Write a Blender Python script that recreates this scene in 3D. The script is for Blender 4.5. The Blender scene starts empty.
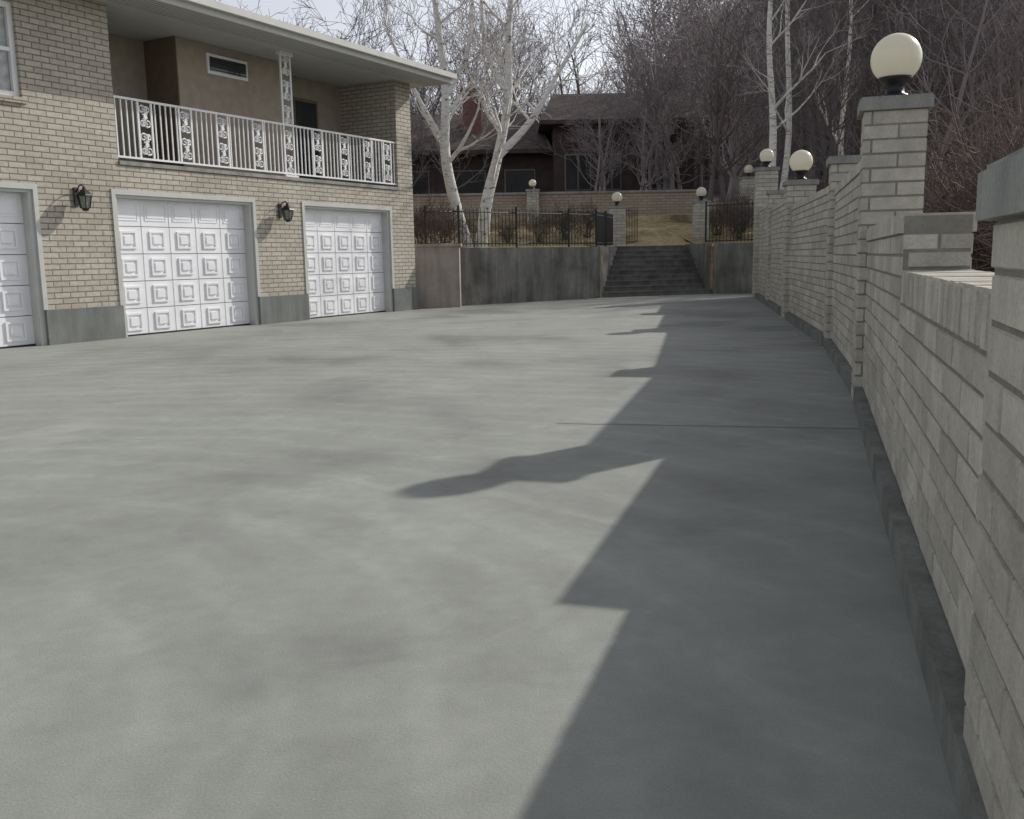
import bpy, math, random
from mathutils import Vector, Matrix, noise
R=random.Random(7)
scene=bpy.context.scene
scene.view_settings.view_transform='Standard'
scene.view_settings.look='None'
scene.view_settings.exposure=0

# ------------------------------------------------------------ helpers
class MB:
    def __init__(s): s.v=[];s.f=[];s.m=[];s.c=[];s.uv=[];s.M=Matrix.Identity(4);s.col=1.0;s.smooth=[]
    def face(s,pts,mat=0,uv=None,smooth=False):
        b=len(s.v)
        for p in pts: s.v.append(s.M@Vector(p))
        s.f.append(list(range(b,b+len(pts))));s.m.append(mat);s.c.append(s.col);s.smooth.append(smooth)
        if uv is None:
            P=[Vector(p) for p in pts]
            n=(P[1]-P[0]).cross(P[2]-P[0])
            a=[abs(n.x),abs(n.y),abs(n.z)]
            if a[2]>=max(a[0],a[1]): uv=[(p.x,p.y) for p in P]
            elif a[1]>=a[0]: uv=[(p.x,p.z) for p in P]
            else: uv=[(p.y,p.z) for p in P]
        s.uv.append(uv)
    def box(s,x0,x1,y0,y1,z0,z1,mat=0):
        A=[(x0,y0,z0),(x1,y0,z0),(x1,y1,z0),(x0,y1,z0),(x0,y0,z1),(x1,y0,z1),(x1,y1,z1),(x0,y1,z1)]
        for q in ((0,3,2,1),(4,5,6,7),(0,1,5,4),(1,2,6,5),(2,3,7,6),(3,0,4,7)):
            s.face([A[i] for i in q],mat)
    def prism(s,poly,z0,z1,mat=0):
        n=len(poly)
        s.face([(x,y,z1) for x,y in poly],mat)
        s.face([(x,y,z0) for x,y in reversed(poly)],mat)
        for i in range(n):
            a=poly[i];b=poly[(i+1)%n];L=math.hypot(b[0]-a[0],b[1]-a[1])
            s.face([(a[0],a[1],z0),(b[0],b[1],z0),(b[0],b[1],z1),(a[0],a[1],z1)],mat,uv=[(0,z0),(L,z0),(L,z1),(0,z1)])
    def tube(s,pts,rad,sides=6,mat=0,cap=True):
        pts=[Vector(p) for p in pts];base=len(s.v);n=len(pts)
        for i,p in enumerate(pts):
            d=(pts[min(i+1,n-1)]-pts[max(i-1,0)])
            if d.length<1e-7: d=Vector((0,0,1))
            d.normalize()
            a=Vector((0,0,1)) if abs(d.z)<.9 else Vector((1,0,0))
            u=d.cross(a).normalized();w=d.cross(u)
            for k in range(sides):
                t=2*math.pi*k/sides
                s.v.append(s.M@(p+(u*math.cos(t)+w*math.sin(t))*rad[i]))
        for i in range(n-1):
            for k in range(sides):
                k2=(k+1)%sides
                s.f.append([base+i*sides+k,base+i*sides+k2,base+(i+1)*sides+k2,base+(i+1)*sides+k])
                s.m.append(mat);s.c.append(s.col);s.smooth.append(True)
                s.uv.append([(k/sides,i),((k+1)/sides,i),((k+1)/sides,i+1),(k/sides,i+1)])
        if cap:
            s.f.append([base+(n-1)*sides+k for k in range(sides)]);s.m.append(mat);s.c.append(s.col);s.smooth.append(False);s.uv.append([(0,0)]*sides)
    def lathe(s,prof,center=(0,0,0),sides=20,mat=0,smooth=True):
        cx,cy,cz=center;base=len(s.v);n=len(prof)
        for r,z in prof:
            for k in range(sides):
                t=2*math.pi*k/sides
                s.v.append(s.M@Vector((cx+r*math.cos(t),cy+r*math.sin(t),cz+z)))
        for i in range(n-1):
            for k in range(sides):
                k2=(k+1)%sides
                s.f.append([base+i*sides+k,base+i*sides+k2,base+(i+1)*sides+k2,base+(i+1)*sides+k])
                s.m.append(mat);s.c.append(s.col);s.smooth.append(smooth);s.uv.append([(0,0)]*4)
    def obj(s,name,mats,parent=None,loc=None,rotz=None,mesh_only=False):
        me=bpy.data.meshes.new(name)
        me.from_pydata([tuple(v) for v in s.v],[],s.f)
        for m in mats: me.materials.append(m)
        me.polygons.foreach_set('material_index',s.m)
        me.polygons.foreach_set('use_smooth',s.smooth)
        ul=me.uv_layers.new(name='UVMap');flat=[]
        for u in s.uv:
            for a in u: flat+= [a[0],a[1]]
        ul.data.foreach_set('uv',flat)
        ca=me.color_attributes.new('Col','FLOAT_COLOR','CORNER');cc=[]
        for f,c in zip(s.f,s.c): cc+=[c,c,c,1.0]*len(f)
        ca.data.foreach_set('color',cc)
        me.update()
        if mesh_only: return me
        o=bpy.data.objects.new(name,me);scene.collection.objects.link(o)
        if parent: o.parent=parent
        if loc: o.location=loc
        if rotz is not None: o.rotation_euler=(0,0,rotz)
        return o
def empty(name,loc=(0,0,0),rotz=0):
    e=bpy.data.objects.new(name,None);scene.collection.objects.link(e);e.location=loc;e.rotation_euler=(0,0,rotz);e.empty_display_size=.3
    return e

class NT:
    def __init__(s,name):
        s.m=bpy.data.materials.new(name);s.m.use_nodes=True;s.t=s.m.node_tree;s.N=s.t.nodes;s.L=s.t.links
        s.b=s.N['Principled BSDF']
    def n(s,t,**k):
        x=s.N.new(t)
        for a,b in k.items(): setattr(x,a,b)
        return x
    def l(s,a,b): s.L.new(a,b)
    def noise(s,vec,scale,detail=6,rough=.55,dist=0):
        x=s.n('ShaderNodeTexNoise');x.inputs['Scale'].default_value=scale;x.inputs['Detail'].default_value=detail
        x.inputs['Roughness'].default_value=rough;x.inputs['Distortion'].default_value=dist
        if vec: s.l(vec,x.inputs['Vector'])
        return x.outputs['Fac']
    def ramp(s,fac,stops):
        x=s.n('ShaderNodeValToRGB');e=x.color_ramp.elements
        while len(e)<len(stops): e.new(.5)
        for i,(p,c) in enumerate(stops):
            e[i].position=p;e[i].color=(c,c,c,1) if isinstance(c,(int,float)) else (*c,1)
        s.l(fac,x.inputs['Fac']);return x.outputs['Color']
    def mix(s,a,b,fac=1.0,mode='MULTIPLY'):
        x=s.n('ShaderNodeMixRGB',blend_type=mode)
        for i,v in ((1,a),(2,b)):
            if isinstance(v,tuple): x.inputs[i].default_value=(*v,1)
            else: s.l(v,x.inputs[i])
        if isinstance(fac,(int,float)): x.inputs[0].default_value=fac
        else: s.l(fac,x.inputs[0])
        return x.outputs[0]
    def bump(s,h,strength=.3,dist=.01):
        x=s.n('ShaderNodeBump');x.inputs['Strength'].default_value=strength;x.inputs['Distance'].default_value=dist
        s.l(h,x.inputs['Height']);s.l(x.outputs[0],s.b.inputs['Normal'])
    def done(s,col,rough=.85,spec=.3):
        if isinstance(col,tuple): s.b.inputs['Base Color'].default_value=(*col,1)
        else: s.l(col,s.b.inputs['Base Color'])
        s.b.inputs['Roughness'].default_value=rough
        s.b.inputs['Specular IOR Level'].default_value=spec
        return s.m
def simple(name,col,rough=.7,var=.15,scale=8,bump=.0,spec=.3,metal=0):
    t=NT(name);tc=t.n('ShaderNodeTexCoord').outputs['Object']
    f=t.noise(tc,scale,2)
    c=t.mix(col,t.ramp(f,[(.3,1-var),(.7,1+var)]))
    if bump: t.bump(t.noise(tc,scale*6,1),bump,.01)
    return t.done(c,rough,spec)

# ------------------------------------------------------------ materials
def mat_driveway():
    t=NT('driveway_concrete');tc=t.n('ShaderNodeTexCoord').outputs['Object']
    big=t.noise(tc,.36,3,.55);mid=t.noise(tc,1.5,5,.68);fine=t.noise(tc,9,3,.65)
    mp=t.n('ShaderNodeMapping');mp.inputs['Scale'].default_value=(1.0,.8,1);mp.inputs['Rotation'].default_value=(0,0,.35);mp.inputs['Location'].default_value=(4.3,1.2,0);t.l(tc,mp.inputs['Vector'])
    streak=t.noise(mp.outputs[0],.7,4,.62,.8)
    mp2=t.n('ShaderNodeMapping');mp2.inputs['Location'].default_value=(3.5,-2,0);t.l(tc,mp2.inputs['Vector'])
    wv=t.n('ShaderNodeTexWave',wave_type='RINGS',rings_direction='Z');wv.inputs['Scale'].default_value=.7;wv.inputs['Distortion'].default_value=6;wv.inputs['Detail'].default_value=2;wv.inputs['Detail Scale'].default_value=.7
    t.l(mp2.outputs[0],wv.inputs['Vector'])
    grit=t.noise(tc,120,1,.7)
    c=t.mix((.298,.309,.280),t.ramp(big,[(.34,.70),(.45,.95),(.64,1.06)]))
    c=t.mix(c,t.ramp(mid,[(.3,.88),(.5,1.0),(.72,1.07)]))
    c=t.mix(c,t.ramp(streak,[(.33,.86),(.42,.985),(.58,1.0),(.64,1.10),(.7,1.03)]))
    c=t.mix(c,t.ramp(wv.outputs['Fac'],[(.0,.97),(.8,1.0),(.97,1.05)]))
    c=t.mix(c,t.ramp(fine,[(.3,.93),(.7,1.05)]))
    c=t.mix(c,t.ramp(grit,[(.3,.92),(.7,1.07)]))
    t.bump(grit,.2,.006)
    return t.done(c,.75,.3)
def mat_concrete(name,col,stain=.3):
    t=NT(name);tc=t.n('ShaderNodeTexCoord').outputs['Object']
    a=t.noise(tc,1.4,5,.65);g=t.noise(tc,60,1,.7)
    mp=t.n('ShaderNodeMapping');mp.inputs['Scale'].default_value=(3,3,.4);t.l(tc,mp.inputs['Vector'])
    st=t.noise(mp.outputs[0],1.3,4,.6)
    c=t.mix(col,t.ramp(a,[(.3,1-stain),(.7,1+stain*.6)]))
    c=t.mix(c,t.ramp(st,[(.35,1-stain),(.6,1.05)]))
    c=t.mix(c,t.ramp(g,[(.3,.88),(.7,1.08)]))
    t.bump(g,.35,.008)
    return t.done(c,.85,.25)
def mat_brickgeo(name,col):
    t=NT(name);tc=t.n('ShaderNodeTexCoord').outputs['Object']
    vc=t.n('ShaderNodeVertexColor',layer_name='Col').outputs['Color']
    a=t.noise(tc,7,6,.72);g=t.noise(tc,70,2,.7);b=t.noise(tc,1.1,3)
    c=t.mix(col,vc)
    c=t.mix(c,t.ramp(a,[(.3,.78),(.65,1.08)]))
    c=t.mix(c,t.ramp(b,[(.3,.84),(.7,1.06)]))
    c=t.mix(c,t.ramp(g,[(.3,.86),(.7,1.07)]))
    t.bump(a,.7,.02)
    return t.done(c,.9,.2)
def mat_bricktex(name,c1,c2,mort,w=.3,h=.1,m=.012):
    t=NT(name);uv=t.n('ShaderNodeTexCoord').outputs['UV']
    br=t.n('ShaderNodeTexBrick');t.l(uv,br.inputs['Vector'])
    br.inputs['Scale'].default_value=1;br.inputs['Brick Width'].default_value=w;br.inputs['Row Height'].default_value=h
    br.inputs['Mortar Size'].default_value=m;br.inputs['Mortar Smooth'].default_value=.3;br.inputs['Bias'].default_value=-.1
    br.inputs['Color1'].default_value=(*c1,1);br.inputs['Color2'].default_value=(*c2,1);br.inputs['Mortar'].default_value=(*mort,1)
    a=t.noise(uv,.6,4);g=t.noise(uv,14,3,.7)
    c=t.mix(br.outputs['Color'],t.ramp(a,[(.3,.86),(.7,1.08)]))
    c=t.mix(c,t.ramp(g,[(.3,.82),(.7,1.12)]))
    inv=t.n('ShaderNodeInvert');t.l(br.outputs['Fac'],inv.inputs['Color'])
    t.bump(inv.outputs[0],.6,.01)
    return t.done(c,.9,.2)
def mat_ground(name,c1,c2,c3,s=1.0):
    t=NT(name);tc=t.n('ShaderNodeTexCoord').outputs['Object']
    a=t.noise(tc,.35*s,5,.65);b=t.noise(tc,5*s,4,.7);g=t.noise(tc,40*s,2,.7)
    c=t.ramp(a,[(.35,c1),(.5,c2),(.68,c3)])
    c=t.mix(c,t.ramp(b,[(.3,.6),(.7,1.3)]))
    c=t.mix(c,t.ramp(g,[(.3,.7),(.7,1.25)]))
    return t.done(c,.95,.1)
def mat_bark_white():
    t=NT('aspen_bark');tc=t.n('ShaderNodeTexCoord').outputs['Object']
    mp=t.n('ShaderNodeMapping');mp.inputs['Scale'].default_value=(3,3,9);t.l(tc,mp.inputs['Vector'])
    a=t.noise(mp.outputs[0],1.2,4,.7,.5)
    c=t.ramp(a,[(.36,(.10,.09,.08)),(.41,(.62,.60,.56)),(.7,(.85,.83,.80))])
    return t.done(c,.85,.2)
def flat(name,col,var=.3):
    t=NT(name);oi=t.n('ShaderNodeObjectInfo').outputs['Random']
    return t.done(t.mix(col,t.ramp(oi,[(0,1-var),(1,1+var)])),.95,.1)

M_drive=mat_driveway()
M_kerb=mat_concrete('kerb_concrete',(.24,.245,.225),.3)
M_ret=mat_concrete('retaining_concrete',(.24,.23,.205),.4)
M_step=mat_concrete('step_concrete',(.20,.195,.175),.3)
M_pier=mat_concrete('tan_concrete',(.42,.36,.31),.2)
M_plinth=mat_concrete('plinth_concrete',(.20,.21,.20),.2)
M_cap=mat_concrete('cap_concrete',(.33,.33,.305),.25)
M_brick=mat_brickgeo('slump_brick',(.585,.55,.465))
M_mortar=simple('mortar',(.25,.24,.205),.95,.15,20,.3)
M_hbrick=mat_bricktex('house_brick',(.53,.485,.41),(.43,.39,.325),(.21,.195,.17),.30,.095,.011)
M_hbrick2=mat_bricktex('garden_wall_brick',(.42,.35,.27),(.35,.29,.225),(.2,.18,.15),.4,.12,.012)
M_white=simple('white_paint',(.80,.80,.80),.45,.04,3,0,.4)
M_door=simple('door_paint',(.86,.86,.88),.4,.05,2,0,.4)
M_trim=simple('trim_paint',(.52,.52,.49),.5,.06,3)
M_soffit=simple('soffit_paint',(.50,.50,.47),.6,.05,3)
M_stucco=simple('stucco',(.36,.31,.25),.95,.10,5,.3)
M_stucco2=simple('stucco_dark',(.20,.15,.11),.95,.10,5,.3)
M_black=simple('black_iron',(.018,.018,.02),.45,.2,20,0,.4)
M_lglass=simple('lantern_glass',(.20,.20,.18),.15,.3,20,0,.6)
M_glassd=simple('window_glass',(.03,.035,.04),.08,.1,2,0,.6)
M_curtain=simple('curtain',(.45,.46,.47),.8,.2,9)
M_roof=simple('shingles',(.09,.08,.07),.95,.25,12,.4)
M_nroof=simple('neighbor_shingles',(.115,.09,.08),.95,.35,3,.4)
M_nwall=simple('neighbor_siding',(.085,.062,.054),.9,.25,2,.2)
M_nbrick=simple('chimney_brick',(.20,.105,.085),.9,.25,6,.3)
M_bark=mat_bark_white()
M_twig=flat('grey_twigs',(.46,.43,.42),.1)
M_twigb=flat('brown_twigs',(.245,.215,.215),.45)  # thicket brown lightened: background haze is put into the colour
M_shrub=flat('shrub_twigs',(.16,.125,.115),.3)
M_leaf=flat('dry_leaves',(.12,.085,.065),.4)
M_grass=mat_ground('dry_grass',(.18,.145,.085),(.44,.35,.19),(.50,.41,.23))
M_hill=mat_ground('hillside_scrub',(.085,.074,.074),(.13,.115,.113),(.19,.17,.155),.6)  # scrub tones raised to imitate haze over the far slope
M_dirt=mat_ground('bare_ground',(.08,.07,.055),(.13,.11,.085),(.17,.15,.11))
def mat_globe():
    t=NT('opal_globe')
    t.b.inputs['Base Color'].default_value=(.88,.85,.74,1);t.b.inputs['Roughness'].default_value=.25
    tr=t.n('ShaderNodeBsdfTranslucent');tr.inputs['Color'].default_value=(.93,.89,.76,1)
    mx=t.n('ShaderNodeMixShader');mx.inputs[0].default_value=.40
    t.l(t.b.outputs[0],mx.inputs[1]);t.l(tr.outputs[0],mx.inputs[2]);t.l(mx.outputs[0],t.N['Material Output'].inputs['Surface'])
    return t.m
M_globe=mat_globe()

# ------------------------------------------------------------ camera, light
cam=bpy.data.cameras.new('camera');co=bpy.data.objects.new('camera',cam);scene.collection.objects.link(co)
p=math.atan(151.5/950)
Mx=Matrix.Translation((0,0,1.3))@Matrix.Rotation(math.pi/2-p,4,'X')@Matrix.Rotation(-math.radians(1),4,'Z')
co.matrix_world=Mx;cam.sensor_width=36;cam.lens=950/1024*36;cam.clip_end=3000;cam.clip_start=.05
scene.camera=co
sv=Vector((1.25,1.03,1.0)).normalized()
sl=bpy.data.lights.new('sun','SUN');sl.energy=3.45;sl.angle=math.radians(.8);sl.color=(1,.965,.90)
so=bpy.data.objects.new('sun',sl);scene.collection.objects.link(so);so.rotation_euler=(-sv).to_track_quat('-Z','Y').to_euler();so.location=(20,20,30)
w=bpy.data.worlds.new('World');scene.world=w;w.use_nodes=True
nt=w.node_tree;bg=nt.nodes['Background'];sk=nt.nodes.new('ShaderNodeTexSky');sk.sky_type='NISHITA';sk.sun_disc=False
sk.sun_elevation=math.asin(sv.z);sk.sun_rotation=math.atan2(sv.x,sv.y);sk.dust_density=3.5;sk.air_density=1.0;sk.altitude=1300
hs=nt.nodes.new('ShaderNodeHueSaturation');hs.inputs['Saturation'].default_value=.36;hs.inputs['Value'].default_value=1.0
mm=nt.nodes.new('ShaderNodeMixRGB');mm.blend_type='MULTIPLY';mm.inputs[0].default_value=1;mm.inputs[2].default_value=(1.07,1.04,1.03,1)
nt.links.new(sk.outputs[0],hs.inputs['Color']);nt.links.new(hs.outputs[0],mm.inputs[1]);nt.links.new(mm.outputs[0],bg.inputs['Color']);bg.inputs['Strength'].default_value=.15

# ------------------------------------------------------------ ground
mb=MB();mb.face([(-900,-900,-.03),(900,-900,-.03),(900,900,-.03),(-900,900,-.03)]);mb.obj('ground',[M_dirt])
mb=MB()
poly=[(-24,-14),(1.2,-14),(.75,.1),(1.5,2.68),(3.4,8.7),(4.6,13.2),(7.7,29.1),(8.3,32.2),(2.9,32.2),(2.9,30.5),(-2.6,26.2),(-3.2,25),(-17,0)]
mb.face([(x,y,0) for x,y in poly]);mb.obj('driveway',[M_drive])
mb=MB()
def strip(a,b,wd=.012,k=9):
    a=Vector(a);b=Vector(b);rr=random.Random(3);P=[a+(b-a)*i/k+Vector((0,rr.uniform(-.012,.012))) for i in range(k+1)]
    for a,b in zip(P,P[1:]):
        n=Vector((0,1))*wd/2
        mb.face([(a.x-n.x,a.y-n.y,.004),(b.x-n.x,b.y-n.y,.004),(b.x+n.x,b.y+n.y,.004),(a.x+n.x,a.y+n.y,.004)])
strip((2.6,6.95),(.35,7.4),.013,24)
mb.obj('driveway_joint',[simple('joint_dark',(.11,.11,.10),.9)])

# terrace and hill
def sm(a,b,x):
    t=max(0,min(1,(x-a)/(b-a)));return t*t*(3-2*t)
def yfront(X):
    if X<=-2.4: return 26.3+(-2.4-X)*.9
    if X<=2.95: return 26.35+(X+2.4)/5.35*4.15
    if X<=6.75: return 35.0
    return 32.2
def lerp(T,x):
    for (a,b),(c,d) in zip(T,T[1:]):
        if x<=c: return b+(d-b)*max(0,(x-a))/(c-a)
    return T[-1][1]
def terr(X,Y):
    H=14+30*sm(12,50,X)+3*math.sin(X*.07)
    z=lerp([(26,1.52),(32,1.56),(36,1.68),(41.8,2.75),(42.4,3.5),(60,4.9),(76,8+3*sm(5,30,X)),(150,H),(260,H*1.15)],Y)
    if Y>30: z+=noise.noise(Vector((X*.15,Y*.15,0)))*.5*sm(44,80,Y)*3+noise.noise(Vector((X*.7,Y*.7,3)))*.08*sm(36,40,Y)
    return z
mb=MB()
xs=[-90,-70,-50,-40,-30,-22,-16,-12,-9,-6,-4,-2.4]+[ -2.4+i*.535 for i in range(1,10)]+[2.95,2.951]+[2.951+i*.474 for i in range(1,8)]+[6.75,6.751]+[7.5+i*.9 for i in range(0,12)]+[19,21,23,26,29,33,38,44,50,58,68,80,100,130]
far=[42.4,45,48,52,56,60,64,68,72,76,82,88,95,103,112,122,134,150,180,220,260]
grid=[]
for X in xs:
    y0=yfront(X);ys=[y0+(41.8-y0)*k/8 for k in range(9)]+far if y0<41 else [max(y,y0) for y in [41.0+.1*k for k in range(9)]+far]
    grid.append([(X,y,terr(X,y)) for y in ys])
for i in range(len(grid)-1):
    for j in range(len(grid[0])-1):
        a=grid[i][j];b=grid[i+1][j];c=grid[i+1][j+1];d=grid[i][j+1]
        mb.face([a,b,c,d],1 if (a[1]+d[1])/2>44 else 0,smooth=True)
    a=grid[i][0];b=grid[i+1][0]
    mb.face([(a[0],a[1],-.1),(b[0],b[1],-.1),b,a],0)
mb.obj('hillside_terrain',[M_grass,M_hill])

# ------------------------------------------------------------ brick laying
def bricks(mb,o,u,n,width,z0,z1,course,length,mat=0,stag=.5,mj=.014,dep=.007,var=.13,rng=R,start=0.0):
    u=Vector((u[0],u[1],0));n=Vector((n[0],n[1],0));o=Vector((o[0],o[1],0))
    nrow=max(1,round((z1-z0)/course));ch=(z1-z0)/nrow
    for row in range(nrow):
        za=z0+row*ch+mj/2;zb=z0+(row+1)*ch-mj/2
        x=-length*(stag*(row%2))-start
        while x<width:
            a=max(x,0)+mj/2*(x>0);b=min(x+length,width)-mj/2*(x+length<width)
            x+=length
            if b-a<.03: continue
            mb.col=1+rng.uniform(-var,var);e=.004;dd=dep+rng.uniform(-.003,.003)
            j=lambda: rng.uniform(-.002,.002)
            def P(s,z,d): return o+u*s+n*d+Vector((0,0,z))
            B=[P(a,za,0),P(b,za,0),P(b,zb,0),P(a,zb,0)]
            F=[P(a+e+j(),za+e+j(),dd),P(b-e+j(),za+e+j(),dd),P(b-e+j(),zb-e+j(),dd),P(a+e+j(),zb-e+j(),dd)]
            mb.face(F,mat)
            for k in range(4): mb.face([B[k],B[(k+1)%4],F[(k+1)%4],F[k]],mat)
    mb.col=1.0
def pillar(mb,cx,cy,half,z0,z1,course=.115,cap=.13,over=.05,stagrow=.5):
    h=half
    mb.box(cx-h,cx+h,cy-h,cy+h,z0,z1-cap,1)
    for o,u,n in (((cx-h,cy+h),(1,0),(0,1)),((cx-h,cy-h),(1,0),(0,-1)),((cx-h,cy-h),(0,1),(-1,0)),((cx+h,cy-h),(0,1),(1,0))):
        bricks(mb,o,u,n,2*h,z0,z1-cap,course,.42)
    a=h+over;e=.015
    mb.box(cx-a,cx+a,cy-a,cy+a,z1-cap,z1-e,2)
    mb.box(cx-a+e,cx+a-e,cy-a+e,cy+a-e,z1-e,z1,2)

WD=Vector((.3026,.9531));WN=Vector((.9531,-.3026))
ang1=math.atan2(WD.y,WD.x)
bw=empty('brick_wall',(0,0,0))
mats=[M_brick,M_mortar,M_cap,M_kerb]
y1,y0=-.055,-.375
mb=MB()
def wallpart(mb,a,b,ztop,z0=.0,soldier=False,coping=True,kerb=.15):
    top=ztop-(.17 if soldier else .1)
    mb.box(a,b,y0,y1,z0,ztop-.012,1)
    for o,n in (((a,y1),(0,1)),((a,y0),(0,-1))):
        bricks(mb,o,(1,0),n,b-a,kerb if n[1]>0 else 0,top,.112,.41)
        if soldier: bricks(mb,o,(1,0),n,b-a,top,ztop,.17,.098,stag=0,var=.18,mj=.018)
    if soldier:
        x=a
        while x<b-.02:
            xe=min(x+.098,b);mb.col=1+R.uniform(-.1,.1)
            mb.box(x+.007,xe-.007,y0-.008,y1+.004,ztop-.014,ztop+R.uniform(-.001,.003),0);x+=.098
        mb.col=1
    else:
        x=a
        while x<b-.05:
            xe=min(x+.205,b);mb.col=1+R.uniform(-.12,.12)
            mb.box(x+.004,xe-.004,y0-.022,y1+.022,ztop-.098,ztop+R.uniform(0,.003),0);x+=.205
        mb.col=1
wallpart(mb,-2.3,2.42,1.20,soldier=True)
wallpart(mb,2.42,5.9,1.49)
bricks(mb,(2.42,y0),(0,1),(-1,0),y1-y0,1.21,1.39,.09,.30)
pillar(mb,-.87,-.315,.31,0,1.485,cap=.12,over=.04)
pillar(mb,6.05,-.225,.24,0,2.57,cap=.11,over=.045)
mb.box(-2.3,6.2,y1+.001,.02,-.02,.14,3)
o=mb.obj('near_section',mats,bw,(1.25,2.68,0),ang1)
S1=Vector((1.25,2.68))+WD*6.2
S2=Vector((4.38,13.2));S3=Vector((7.45,29.07))
def seg(A,B,parts,pillars,name):
    d=(B-A);L=d.length;mb=MB()
    for a,b,z in parts: wallpart(mb,a,b,z)
    for s,z,h in pillars: pillar(mb,s,-.24,h,0,z,cap=.1)
    mb.box(.01,L,y1+.001,.02,-.02,.14,3)
    o=mb.obj(name,mats,bw,(A.x,A.y,0),math.atan2(d.y,d.x));return L,d.normalized()
L1=(S2-S1).length
seg(S1,S2,[(.06,L1,2.15)],[(L1,2.56,.25)],'middle_section')
seg(S2,S3,[(.1,6.3,2.22),(6.3,11.3,2.42),(11.3,16.0,2.6)],[(6.3,2.72,.27),(11.3,2.85,.25),(16.0,3.80,.31)],'far_section')
d3=(S3-S2).normalized();n3=Vector((d3.y,-d3.x))

def globe_lamp(x,y,z,r=.25,name='globe_lamp'):
    e=empty(name,(x,y,z))
    mb=MB();k=r/.25
    mb.lathe([(0.0,0),(.13*k,0),(.14*k,.02),(.13*k,.04),(.095*k,.05),(.09*k,.10),(.11*k,.13),(.15*k,.15),(.17*k,.18),(.15*k,.20),(0,.20)],sides=24)
    mb.obj('lamp_base',[M_black],e)
    mb=MB();c=.17*k+r*.95
    mb.lathe([(max(.001,r*math.sin(t*math.pi/18)),c-r*math.cos(t*math.pi/18)) for t in range(19)],sides=32)
    mb.obj('glass_globe',[M_globe],e)
q=Vector((1.25,2.68))+WD*6.05+WN*.225
globe_lamp(q.x,q.y,2.57,.205)
q=S2+d3*6.3+n3*.24;globe_lamp(q.x,q.y,2.72,.225)
q=S2+d3*16.0+n3*.24;globe_lamp(q.x,q.y,3.80,.21)

# ------------------------------------------------------------ retaining wall + stairs
mb=MB()
def off(a,b,t):
    a=Vector(a);b=Vector(b);d=(b-a).normalized();n=Vector((-d.y,d.x));return [tuple(a),tuple(b),tuple(b+n*t),tuple(a+n*t)]
mb.prism(off((-1.37,26.7),(2.85,30.25),.25),-.05,1.6,0)
mb.prism(off((2.86,30.26),(3.95,34.9),.25),-.05,1.62,0)
mb.prism(off((6.8,32.0),(8.6,31.75),.25),-.05,1.66,0)
mb.prism(off((6.62,35.2),(6.79,32.27),-.22),-.05,1.68,0)
mb.obj('retaining_wall',[M_ret])
mb=MB();mb.prism([(-2.55,25.75),(-1.36,26.05),(-1.36,26.75),(-2.6,26.45)],-.05,1.64,0)
mb.prism([(-2.62,25.70),(-1.30,26.0),(-1.30,26.8),(-2.66,26.5)],1.64,1.71,0);mb.obj('concrete_planter_wall',[M_pier])
mb=MB();ns=10
for i in range(ns):
    t=i/ns
    yl=30.5+4.6*t;yr=32.1+3.0*t
    xl=2.88+1.0*t;xr=6.76-.15*t
    mb.prism([(xl-.0,yl-.0),(xr,yr-.0),(6.6,35.4),(3.9,35.4)],0.0 if i==0 else .165*i+.001,.165*(i+1),0)
    mb.prism([(xl+.01,yl-.03),(xr-.01,yr-.03),(xr-.012,yr+.02),(xl+.02,yl+.02)],.165*(i+1)-.04,.165*(i+1)+.003,0)
mb.obj('concrete_steps',[M_step])

# ------------------------------------------------------------ fences
def fence(name,pts,zb,h,sp=.13,mat=M_black,r=.011,post=2.2):
    mb=MB()
    for (a,za),(b,zb2) in zip(list(zip(pts,zb)),list(zip(pts,zb))[1:]):
        a=Vector((a[0],a[1],za));b=Vector((b[0],b[1],zb2));L=(b-a).length;n=int(L/sp)
        for zz in (.12,h-.12): mb.tube([a+Vector((0,0,zz)),b+Vector((0,0,zz))],[.018,.018],4)
        for i in range(n+1):
            q=a+(b-a)*i/n
            if i%int(post/sp)==0: mb.box(q.x-.03,q.x+.03,q.y-.03,q.y+.03,q.z,q.z+h+.05)
            else: mb.tube([q+Vector((0,0,.04)),q+Vector((0,0,h-.04)),q+Vector((0,0,h+.03))],[r,r,.001],4)
    mb.obj(name,[mat])
fence('iron_fence',[(-2.3,26.7),(-1.4,27.0),(2.75,30.5),(3.7,34.4)],[1.6,1.6,1.6,1.65],1.12)
fence('iron_fence',[(7.4,36.3),(9.6,35.5)],[1.68,1.7],1.55)
fence('iron_gate',[(4.2,36.0),(4.9,36.8)],[1.7,1.7],1.4,.1)
def gpillar(x,y,z0,z1,h,r=.2,rot=0,lamp=True):
    mb=MB();pillar(mb,0,0,h,0,z1-z0,course=.12,cap=.09);mb.obj('brick_pillar',mats,None,(x,y,z0),rot)
    if lamp: globe_lamp(x,y,z1,r)
gpillar(7.45,37.5,1.6,3.35,.27,.2)
gpillar(3.95,35.3,1.5,3.1,.27,.19)
gpillar(10.0,40.5,2.2,4.45,.3,.19)
gpillar(1.05,41.9,2.7,4.2,.25,.16)
mb=MB();mb.prism(off((-6,42.0),(8.4,42.0),.3),2.4,4.0,0);mb.prism(off((-6.05,41.93),(8.45,41.93),.44),4.0,4.09,1);mb.obj('garden_wall',[M_hbrick2,M_cap])

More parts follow.
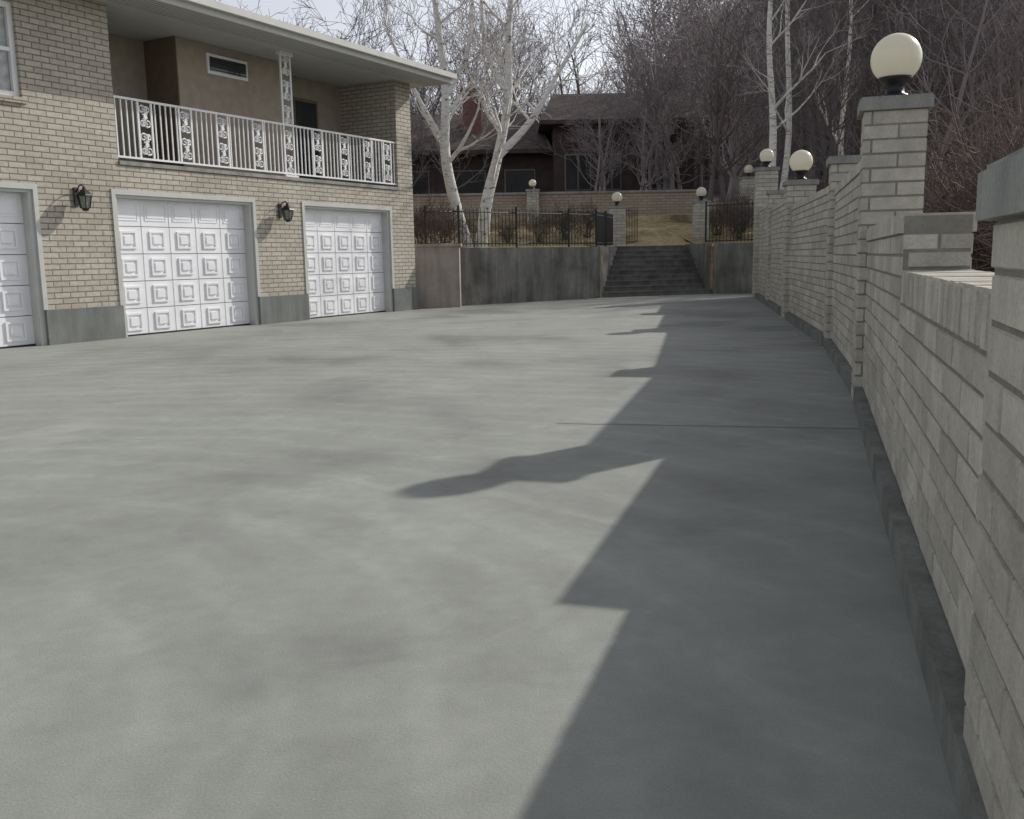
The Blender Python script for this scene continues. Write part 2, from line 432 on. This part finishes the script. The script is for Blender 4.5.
# ------------------------------------------------------------ house
ang=math.atan2(10.27,5.61)
H=empty('brick_house',(-8.09,15.03,0),ang)
mb=MB();T=.35
doors=[(-2.55,.87),(2.36,5.85),(7.36,10.68)];DT=2.58
xs0=-7.5;xe=11.7
BL,BR,BZ0,BZ1=2.55,11.05,3.05,5.74
D=1.75
segs=[(-7.5,-2.55),(.87,2.36),(5.85,7.36),(10.68,11.7)]
for a,b in segs: mb.box(a,b,0,T,0,DT,0)
WX0,WX1,WZ0,WZ1=-1.1,.80,3.95,5.4
mb.box(xs0,BL,0,T,DT+.001,WZ0,0)
mb.box(BL+.001,xe,0,T,DT+.001,BZ0,0)
mb.box(xs0,WX0,0,T,WZ0+.001,5.74,0);mb.box(WX1,BL,0,T,WZ0+.001,5.74,0);mb.box(WX0+.001,WX1-.001,0,T,WZ1,5.74,0)
mb.box(BR,xe,0,T,BZ0+.001,5.74,0)
mb.box(BR,xe,T+.001,D,BZ0+.001,5.74,0)
mb.box(BL-.3,BL,T+.001,D,BZ0+.001,5.74,0)
mb.box(xe-T,xe,T+.001,9.5,0,BZ0,0);mb.box(xe-T,xe,D+.001,9.5,BZ0+.001,5.74,0)
mb.box(xs0,xs0+T,T+.001,9.5,0,5.74,0);mb.box(xs0+T+.001,xe-T-.001,9.5-T,9.499,0,5.74,0)
mb.obj('brick_walls',[M_hbrick],H)
mb=MB()
mb.box(BL,BR,T+.001,D+.3,BZ0-.2,BZ0-.01,0)
mb.box(BL,BR,-.03,T,BZ0+.001,BZ0+.07,0)
mb.obj('balcony_deck',[M_cap],H)
mb=MB()
mb.box(BL,BR,D,D+.2,BZ0-.01,5.74,0)
mb.box(4.85,8.1,.85,D-.001,BZ0-.01,5.74,0)
mb.obj('balcony_back_wall',[M_stucco],H)
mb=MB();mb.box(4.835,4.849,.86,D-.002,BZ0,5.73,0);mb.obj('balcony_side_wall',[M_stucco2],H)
mb=MB();mb.box(5.6,6.75,.80,.849,5.15,5.55,0);mb.box(5.66,6.69,.79,.799,5.21,5.49,1)
for k in range(5): mb.box(5.66,6.69,.775,.789,5.23+k*.055,5.25+k*.055,2)
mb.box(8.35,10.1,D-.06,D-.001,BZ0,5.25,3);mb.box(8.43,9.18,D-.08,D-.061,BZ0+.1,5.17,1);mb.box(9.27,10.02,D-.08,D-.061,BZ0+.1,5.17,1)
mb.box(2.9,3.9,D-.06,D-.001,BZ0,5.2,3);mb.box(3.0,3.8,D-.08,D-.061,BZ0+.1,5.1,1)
mb.obj('balcony_openings',[M_white,M_glassd,M_black,M_stucco2],H)
mb=MB()
mb.box(WX0,WX1,.14,.2,WZ0,WZ1,1)
for a,b in ((WX0+.001,WX0+.09),(WX1-.09,WX1-.001),((WX0+WX1)/2-.04,(WX0+WX1)/2+.04)): mb.box(a,b,.06,.139,WZ0+.001,WZ1-.001,0)
for a,b in ((WZ0+.002,WZ0+.09),(WZ1-.09,WZ1-.002),(4.65,4.71)): mb.box(WX0+.091,WX1-.091,.065,.138,a,b,0)
mb.box(WX0-.06,WX1+.06,-.05,.058,WZ0-.09,WZ0-.001,2)
mb.box(.3,.7,.125,.139,WZ0+.1,WZ1-.1,3);mb.box(-.95,-.6,.125,.139,WZ0+.1,WZ1-.1,3)
mb.obj('window',[M_white,M_glassd,M_hbrick,M_curtain],H)
mb=MB()
for a,b in segs:
    mb.box(a-.02,b+.02 if b<11 else b+.03,-.035,T-.02,-.02,.58,0)
mb.obj('concrete_plinths',[M_plinth],H)
for (a,b) in doors:
    mb=MB()
    mb.box(a,a+.10,.02,.36,.0,DT,1);mb.box(b-.12,b,.02,.36,.0,DT,1);mb.box(a+.101,b-.121,.02,.36,DT-.10,DT,1)
    mb.box(a-.03,a+.05,-.02,.019,.585,DT+.04,1);mb.box(b-.05,b+.03,-.02,.019,.585,DT+.04,1);mb.box(a+.051,b-.051,-.02,.019,DT-.05,DT+.04,1)
    x0,x1=a+.10,b-.12;W=x1-x0;n=5;Hh=(DT-.10)/n;yd=.20
    for r in range(n):
        z=.01+r*Hh
        mb.box(x0,x1,yd,yd+.05,z,z+Hh-.012,0)
        for c in range(5):
            cw=W/5;cx=x0+cw*(c+.5);cz=z+Hh/2
            def fr(hw,hh,t,y):
                mb.box(cx-hw,cx+hw,y,yd-.0005,cz+hh-t,cz+hh,0);mb.box(cx-hw,cx+hw,y,yd-.0005,cz-hh,cz-hh+t,0)
                mb.box(cx-hw,cx-hw+t,y+.001,yd-.0005,cz-hh+t,cz+hh-t,0);mb.box(cx+hw-t,cx+hw,y+.001,yd-.0005,cz-hh+t,cz+hh-t,0)
            if r==n-1:
                fr(.25,.15,.02,yd-.010);mb.box(cx-.20,cx+.20,yd-.010,yd-.0005,cz-.10,cz+.10,0)
            else:
                fr(.175,.16,.035,yd-.024);mb.box(cx-.09,cx+.09,yd-.028,yd-.0005,cz-.075,cz+.075,0)
            if c: mb.box(x0+cw*c-.012,x0+cw*c+.012,yd-.007,yd-.0005,z+.0,z+Hh-.013,0)
    mb.box(x0,x1,yd-.02,yd+.04,0.002,.03,2)
    mb.obj('garage_door',[M_door,M_trim,M_black],H)
mb=MB()
ex0,ex1,ey0,ey1=-8.4,12.2,-.92,10.4
mb.box(ex0,ex1,ey0,ey1,5.745,5.80,1)
mb.box(ex0,ex1,ey0-.03,ey0-.001,5.73,5.95,2);mb.box(ex1+.001,ex1+.03,ey0-.03,ey1,5.73,5.95,2)
mb.box(ex0,ex1+.12,ey0-.14,ey0-.031,5.84,5.965,2)
zr=5.95+ (ey1-ey0)/2*.28;ym=(ey0+ey1)/2;q0=(ex0+5.6,ym,zr);q1=(ex1-5.6,ym,zr)
e=[(ex0-.02,ey0-.05,5.94),(ex1+.05,ey0-.05,5.94),(ex1+.05,ey1,5.94),(ex0-.02,ey1,5.94)]
mb.face([e[0],e[1],q1,q0],0);mb.face([e[1],e[2],q1],0);mb.face([e[2],e[3],q0,q1],0);mb.face([e[3],e[0],q0],0)
for k in range(1,8): mb.box(ex0,ex1,ey0+.1*k,ey0+.1*k+.006,5.741,5.7449,3)
mb.obj('roof',[M_roof,M_soffit,M_trim,M_black],H)
mb=MB()
zb,zt=BZ0+.13,4.24;yr=.06
mb.box(BL,BR,yr-.025,yr+.025,zt-.04,zt,0);mb.box(BL,BR,yr-.02,yr+.02,zb,zb+.035,0)
def scroll(cx,cz,r,sgn,turns=1.6,t0=0,w=.018):
    pts=[];n=22
    for i in range(n+1):
        t=i/n;rr=r*(1-.8*t);a=t0+sgn*t*turns*2*math.pi
        pts.append((cx+rr*math.cos(a),yr,cz+rr*math.sin(a)))
    mb.tube(pts,[w]*len(pts),4)
def orn(cx,z0,z1,hw):
    mb.box(cx-hw-.02,cx-hw+.02,yr-.015,yr+.015,z0,z1);mb.box(cx+hw-.02,cx+hw+.02,yr-.015,yr+.015,z0,z1)
    h=z1-z0;n=max(2,round(h/.5));st=h/n
    for k in range(n):
        c=z0+st*(k+.5);r=min(hw*.62,.1)
        scroll(cx-hw*.38,c+st*.24,r,1,1.5,-math.pi/2);scroll(cx+hw*.38,c-st*.24,r,1,1.5,math.pi/2)
        scroll(cx+hw*.38,c+st*.24,r*.8,-1,1.5,-math.pi/2);scroll(cx-hw*.38,c-st*.24,r*.8,-1,1.5,math.pi/2)
        mb.tube([(cx-hw*.4,yr,c-st*.36),(cx-hw*.15,yr,c-st*.1),(cx+hw*.15,yr,c+st*.1),(cx+hw*.4,yr,c+st*.36)],[.022]*4,4)
        mb.face([(cx,yr-.02,c-.07),(cx+.045,yr-.02,c),(cx,yr-.02,c+.07),(cx-.045,yr-.02,c)])
orns=[3.25,4.2,5.15,6.15,8.05,9.0,9.9,10.7]
bx=BL+.06
while bx<BR-.03:
    if all(abs(bx-o)>.18 for o in orns) and abs(bx-7.1)>.2: mb.box(bx-.011,bx+.011,yr-.011,yr+.011,zb+.036,zt-.041)
    bx+=.125
for o_ in orns: orn(o_,zb+.036,zt-.041,.15)
mb.obj('balcony_railing',[M_white],H)
mb=MB();orn(7.1,BZ0+.07,5.73,.15);mb.box(6.9,7.3,-.0,.12,5.66,5.74);mb.box(6.9,7.3,-.0,.12,BZ0+.071,BZ0+.11);mb.obj('porch_column',[M_white],H)
for lx,lz in ((1.62,2.42),(6.62,2.36)):
    mb=MB();yc=-.22
    mb.box(lx-.045,lx+.045,-.03,-.001,lz-.12,lz+.18)
    mb.tube([(lx,-.02,lz+.1),(lx,-.1,lz+.20),(lx,-.17,lz+.22),(lx,yc,lz+.18)],[.012]*4,6)
    mb.lathe([(0,-.20),(.05,-.19),(.06,-.16),(.08,-.15)],(lx,yc,lz-.02),6,smooth=False)
    mb.lathe([(.075,-.15),(.115,.05)],(lx,yc,lz-.02),6,mat=1,smooth=False)
    mb.lathe([(.12,.05),(.145,.055),(.13,.08),(.06,.15),(.03,.16),(.03,.19),(0,.21)],(lx,yc,lz-.02),6,smooth=False)
    for k in range(6):
        t=2*math.pi*k/6
        mb.tube([(lx+.08*math.cos(t),yc+.08*math.sin(t),lz-.17),(lx+.12*math.cos(t),yc+.12*math.sin(t),lz+.03)],[.010]*2,4)
    mb.obj('wall_lantern',[M_black,M_lglass],H)

# ------------------------------------------------------------ neighbour house
N=empty('neighbor_house',(0,0,0))
mb=MB()
mb.box(2.6,10.5,55,64,3.6,8.7,1);mb.box(-7.5,2.599,57,65,3.6,7.3,1)
def gable(x0,x1,y0,y1,z0,z1):
    ym=(y0+y1)/2
    mb.face([(x0,y0,z0),(x1,y0,z0),(x1-1,ym,z1),(x0+1,ym,z1)],0);mb.face([(x1,y1,z0),(x0,y1,z0),(x0+1,ym,z1),(x1-1,ym,z1)],0)
    mb.face([(x0,y1,z0),(x0,y0,z0),(x0+1,ym,z1)],0);mb.face([(x1,y0,z0),(x1,y1,z0),(x1-1,ym,z1)],0)
    mb.box(x0,x1,y0,y1,z0-.22,z0-.01,3)
gable(1.8,11.3,54,65,8.75,11.0);gable(-8.5,2.6,55.6,66,7.4,10.1)
for a,b in ((3.2,4.7),(5.3,6.4),(7.6,9.6)):
    mb.box(a,b,54.94,54.999,5.0,7.0,4);mb.box(a+.07,b-.07,54.9,54.939,5.07,6.93,2);mb.box((a+b)/2-.03,(a+b)/2+.03,54.87,54.899,5.07,6.93,4)
for a,b in ((-6.5,-4.6),(-3.2,-1.3),(-.2,1.6)):
    mb.box(a,b,56.94,56.999,4.9,6.4,4);mb.box(a+.07,b-.07,56.9,56.939,4.97,6.33,2)
mb.obj('walls_and_roof',[M_nroof,M_nwall,simple('neighbor_glass',(.03,.03,.03),.35,.3,1,0,.25),M_nwall,simple('window_trim',(.24,.22,.20))],N)
mb=MB();mb.box(-2.6,-1.5,58,59.3,7,11.0,0);mb.box(-2.7,-1.4,57.9,59.4,11.0,11.2,0);mb.obj('chimney',[M_nbrick],N)

# ------------------------------------------------------------ trees
def rv(rng,s): return Vector((rng.uniform(-s,s),rng.uniform(-s,s),rng.uniform(-s,s)))
def grow(mb,p,d,L,r,lvl,rng,sides=4,curl=.25,up=.12,kids=(2,4),rmin=.004,mt=0,mtw=1,ratio=.62,ang=(.45,.95)):
    n=4 if lvl>1 else (3 if lvl else 2);pts=[p.copy()];rad=[r];d=d.normalized();q=p.copy();nodes=[]
    for i in range(n):
        d=(d+rv(rng,curl)+Vector((0,0,up))).normalized();q=q+d*L/n;pts.append(q.copy());rad.append(max(rmin,r*(1-.72*(i+1)/n)));nodes.append((q.copy(),d.copy(),rad[-1]))
    mb.tube(pts,rad,sides if lvl>1 else 3,mt if lvl>1 else mtw,cap=False)
    if lvl<=0: return
    for i,(q,dd,rr) in enumerate(nodes):
        k=rng.randint(*kids) if i>0 else rng.randint(0,1)
        for _ in range(k):
            ax=rv(rng,1).normalized();a=rng.uniform(*ang)
            nd=Matrix.Rotation(a,3,dd.cross(ax).normalized() if dd.cross(ax).length>.01 else Vector((1,0,0)))@dd
            grow(mb,q,nd,L*rng.uniform(ratio*.7,ratio*1.1),max(rmin,rr*.75),lvl-1,rng,sides,curl,up,kids,rmin,mt,mtw,ratio,ang)
def aspen(trunks,seed,name='aspen_tree',dens=(0,0,1,1)):
    rng=random.Random(seed);mb=MB()
    for pts,r0,r1 in trunks:
        P=[Vector(q) for q in pts];n=len(P)
        Q=[];K=5
        for i in range(n-1):
            a=P[max(i-1,0)];b=P[i];c=P[i+1];d=P[min(i+2,n-1)]
            for k in range(K):
                t=k/K;Q.append(.5*((2*b)+(c-a)*t+(2*a-5*b+4*c-d)*t*t+(3*b-a-3*c+d)*t**3))
        Q.append(P[-1]);m=len(Q);rad=[r0+(r1-r0)*(i/(m-1))**.8 for i in range(m)]
        mb.tube(Q,rad,9,0)
        for i in range(int(m*.3),m):
            for _ in range(rng.choice(dens)):
                dd=(Q[min(i+1,m-1)]-Q[i-1]).normalized();a=rng.uniform(0,2*math.pi)
                nd=(Vector((math.cos(a),math.sin(a),rng.uniform(.2,.9)))+dd*.4).normalized()
                grow(mb,Q[i],nd,rng.uniform(1.6,3.3)*(1-.35*i/m),rad[i]*rng.uniform(.4,.6),3,rng,4,.22,.10,(0,2),.007,0,1,.62)
    mb.obj(name,[M_bark,M_twig])
aspen([([(-1.25,29.2,1.5),(-1.6,29.2,2.9),(-1.85,29.1,4.4),(-1.8,29.1,6.2),(-1.95,29.0,8.0),(-2.2,29.0,10.5)],.22,.07),
       ([(-1.8,29.1,6.0),(-1.1,29.2,7.4),(-.9,29.4,9.5)],.10,.04),
       ([(-1.8,29.1,4.6),(-2.6,29.0,6.0),(-3.4,28.8,7.8)],.10,.04)],3)
aspen([([(-.85,29.3,1.5),(-.65,29.3,3.0),(-.3,29.3,4.3),(.05,29.4,6.0),(.1,29.5,8.0),(.4,29.6,10.5)],.22,.07),
       ([(-.3,29.3,4.3),(.7,29.2,5.3),(1.5,29.2,6.6),(2.4,29.2,8.0)],.14,.04),
       ([(.05,29.4,6.0),(-.6,29.5,7.5),(-.7,29.6,9.4)],.09,.04)],5)
aspen([([(10.2,38,2.2),(10.3,38,6),(10.1,38.2,10),(10.4,38,15)],.20,.05),([(10.8,39,2.2),(11.2,39,6),(11.0,39,11),(11.3,39,15)],.16,.05)],8)
aspen([([(14.6,42,2.2),(14.3,42,6),(14.6,42.2,10),(14.4,42,15)],.16,.05)],12)
variants=[]
for sd in range(4):
    rng=random.Random(100+sd);mb=MB()
    for t in range([2,1,3,2][sd]):
        b=Vector((rng.uniform(-.8,.8),rng.uniform(-.8,.8),0))
        pts=[b];d=Vector((rng.uniform(-.2,.2),rng.uniform(-.2,.2),1));q=b.copy();rad=[.16]
        for i in range(6):
            d=(d+rv(rng,.15)).normalized();q=q+d*1.4;pts.append(q.copy());rad.append(.16*(1-.8*(i+1)/6))
        mb.tube(pts,rad,5,0)
        for i in range(1,7):
            for _ in range(3):
                a=rng.uniform(0,2*math.pi);nd=Vector((math.cos(a),math.sin(a),rng.uniform(.3,1.1)))
                grow(mb,pts[i],nd,rng.uniform(1.8,3.2),rad[i]*.5,2,rng,3,.25,.12,(1,2),.012,0,1,.6)
    variants.append(mb.obj('bare_tree_mesh',[M_twigb,M_twigb],mesh_only=True))
th=empty('bare_tree_thicket')
rng=random.Random(5)
def inst(par,me,x,y,z,s,nm='bare_tree'):
    o=bpy.data.objects.new(nm,me);scene.collection.objects.link(o);o.parent=par;o.location=(x,y,z);o.rotation_euler=(rng.uniform(-.06,.06),rng.uniform(-.06,.06),rng.uniform(0,6.28));o.scale=(s,s,s*rng.uniform(.9,1.2))
cnt=0
for i in range(900):
    Y=rng.uniform(46,140);X=rng.uniform(-.12,.60)*Y
    xa=X/Y
    if xa<.12 and Y<72 : continue
    if xa<.15 and rng.random()<.6: continue
    if Y<52 and X<12: continue
    inst(th,rng.choice(variants),X,Y,terr(X,Y)-.3,rng.uniform(.7,1.2));cnt+=1
    if cnt>165: break
for X,Y in ((-12,52),(-9,60),(-14,64),(-17,58),(-6,68),(-3,72),(1,70),(5,70),(-8,48)):
    inst(th,rng.choice(variants),X,Y,terr(X,Y)-.3,rng.uniform(.9,1.15))
for X,Y,s in ((4.6,50,.6),(8.8,51,.75),(6.7,49,.6),(-3.0,50,.6),(-5,49,.65),(11,46,1.0),(14,44,1.1),(17,46,1.2),(13,39,.85),(17,38,1.0),(20,41,1.1),(23,44,1.2),(19,34,.8),(26,46,1.2),(9.5,45,.9)):
    inst(th,rng.choice(variants),X,Y,(terr(X,Y) if Y>32.3 else 0)-.2,s)
def shrub_mesh(seed,n=24,leaf=200):
    rng=random.Random(seed);mb=MB()
    for i in range(n):
        a=rng.uniform(0,6.28);d=Vector((math.cos(a)*rng.uniform(.1,.9),math.sin(a)*rng.uniform(.1,.9),1))
        grow(mb,Vector((rng.uniform(-.15,.15),rng.uniform(-.15,.15),0)),d,rng.uniform(.6,.95),.012,2,rng,3,.3,.05,(1,3),.0035,0,0,.6)
    for i in range(leaf):
        a=rng.uniform(0,6.28);r=rng.random()**.5*.75;z=rng.uniform(.05,1.0)
        r*=math.sqrt(max(.05,1-((z-.45)/.62)**2))
        c=Vector((r*math.cos(a),r*math.sin(a),z));u=rv(rng,1).normalized()*.03;v=rv(rng,1).normalized()*.022
        mb.face([c-u,c+v,c+u,c-v],1)
    return mb.obj('shrub_mesh',[M_shrub,M_leaf],mesh_only=True)
shr=[shrub_mesh(s) for s in range(3)]
hd=empty('shrub_bed')
for X,Y,s in ((-1.9,28.2,1.0),(-2.8,29.5,1.2),(-1.2,33,.9),(1.2,37,.9),(2.2,37.5,1.0),(0,37,.8),(3.1,38,.9),(-2.5,33,1.1),(8.2,38,1.1),(9.2,38.5,1.2),(8.8,37,1.0),(10.5,36,1.3),(11.5,37,1.5)):
    inst(hd,rng.choice(shr),X,Y,terr(X,Y)-.05,s,'shrub')
hd2=empty('garden_hedge')
for i in range(46):
    Y=rng.uniform(12,31);X=rng.uniform(6,20)
    if X<4.38+(Y-13.2)*.2+3.2 or X>Y*.66: continue
    inst(hd2,rng.choice(shr),X,Y,-.03,rng.uniform(1.9,2.9),'shrub')
print('ok')
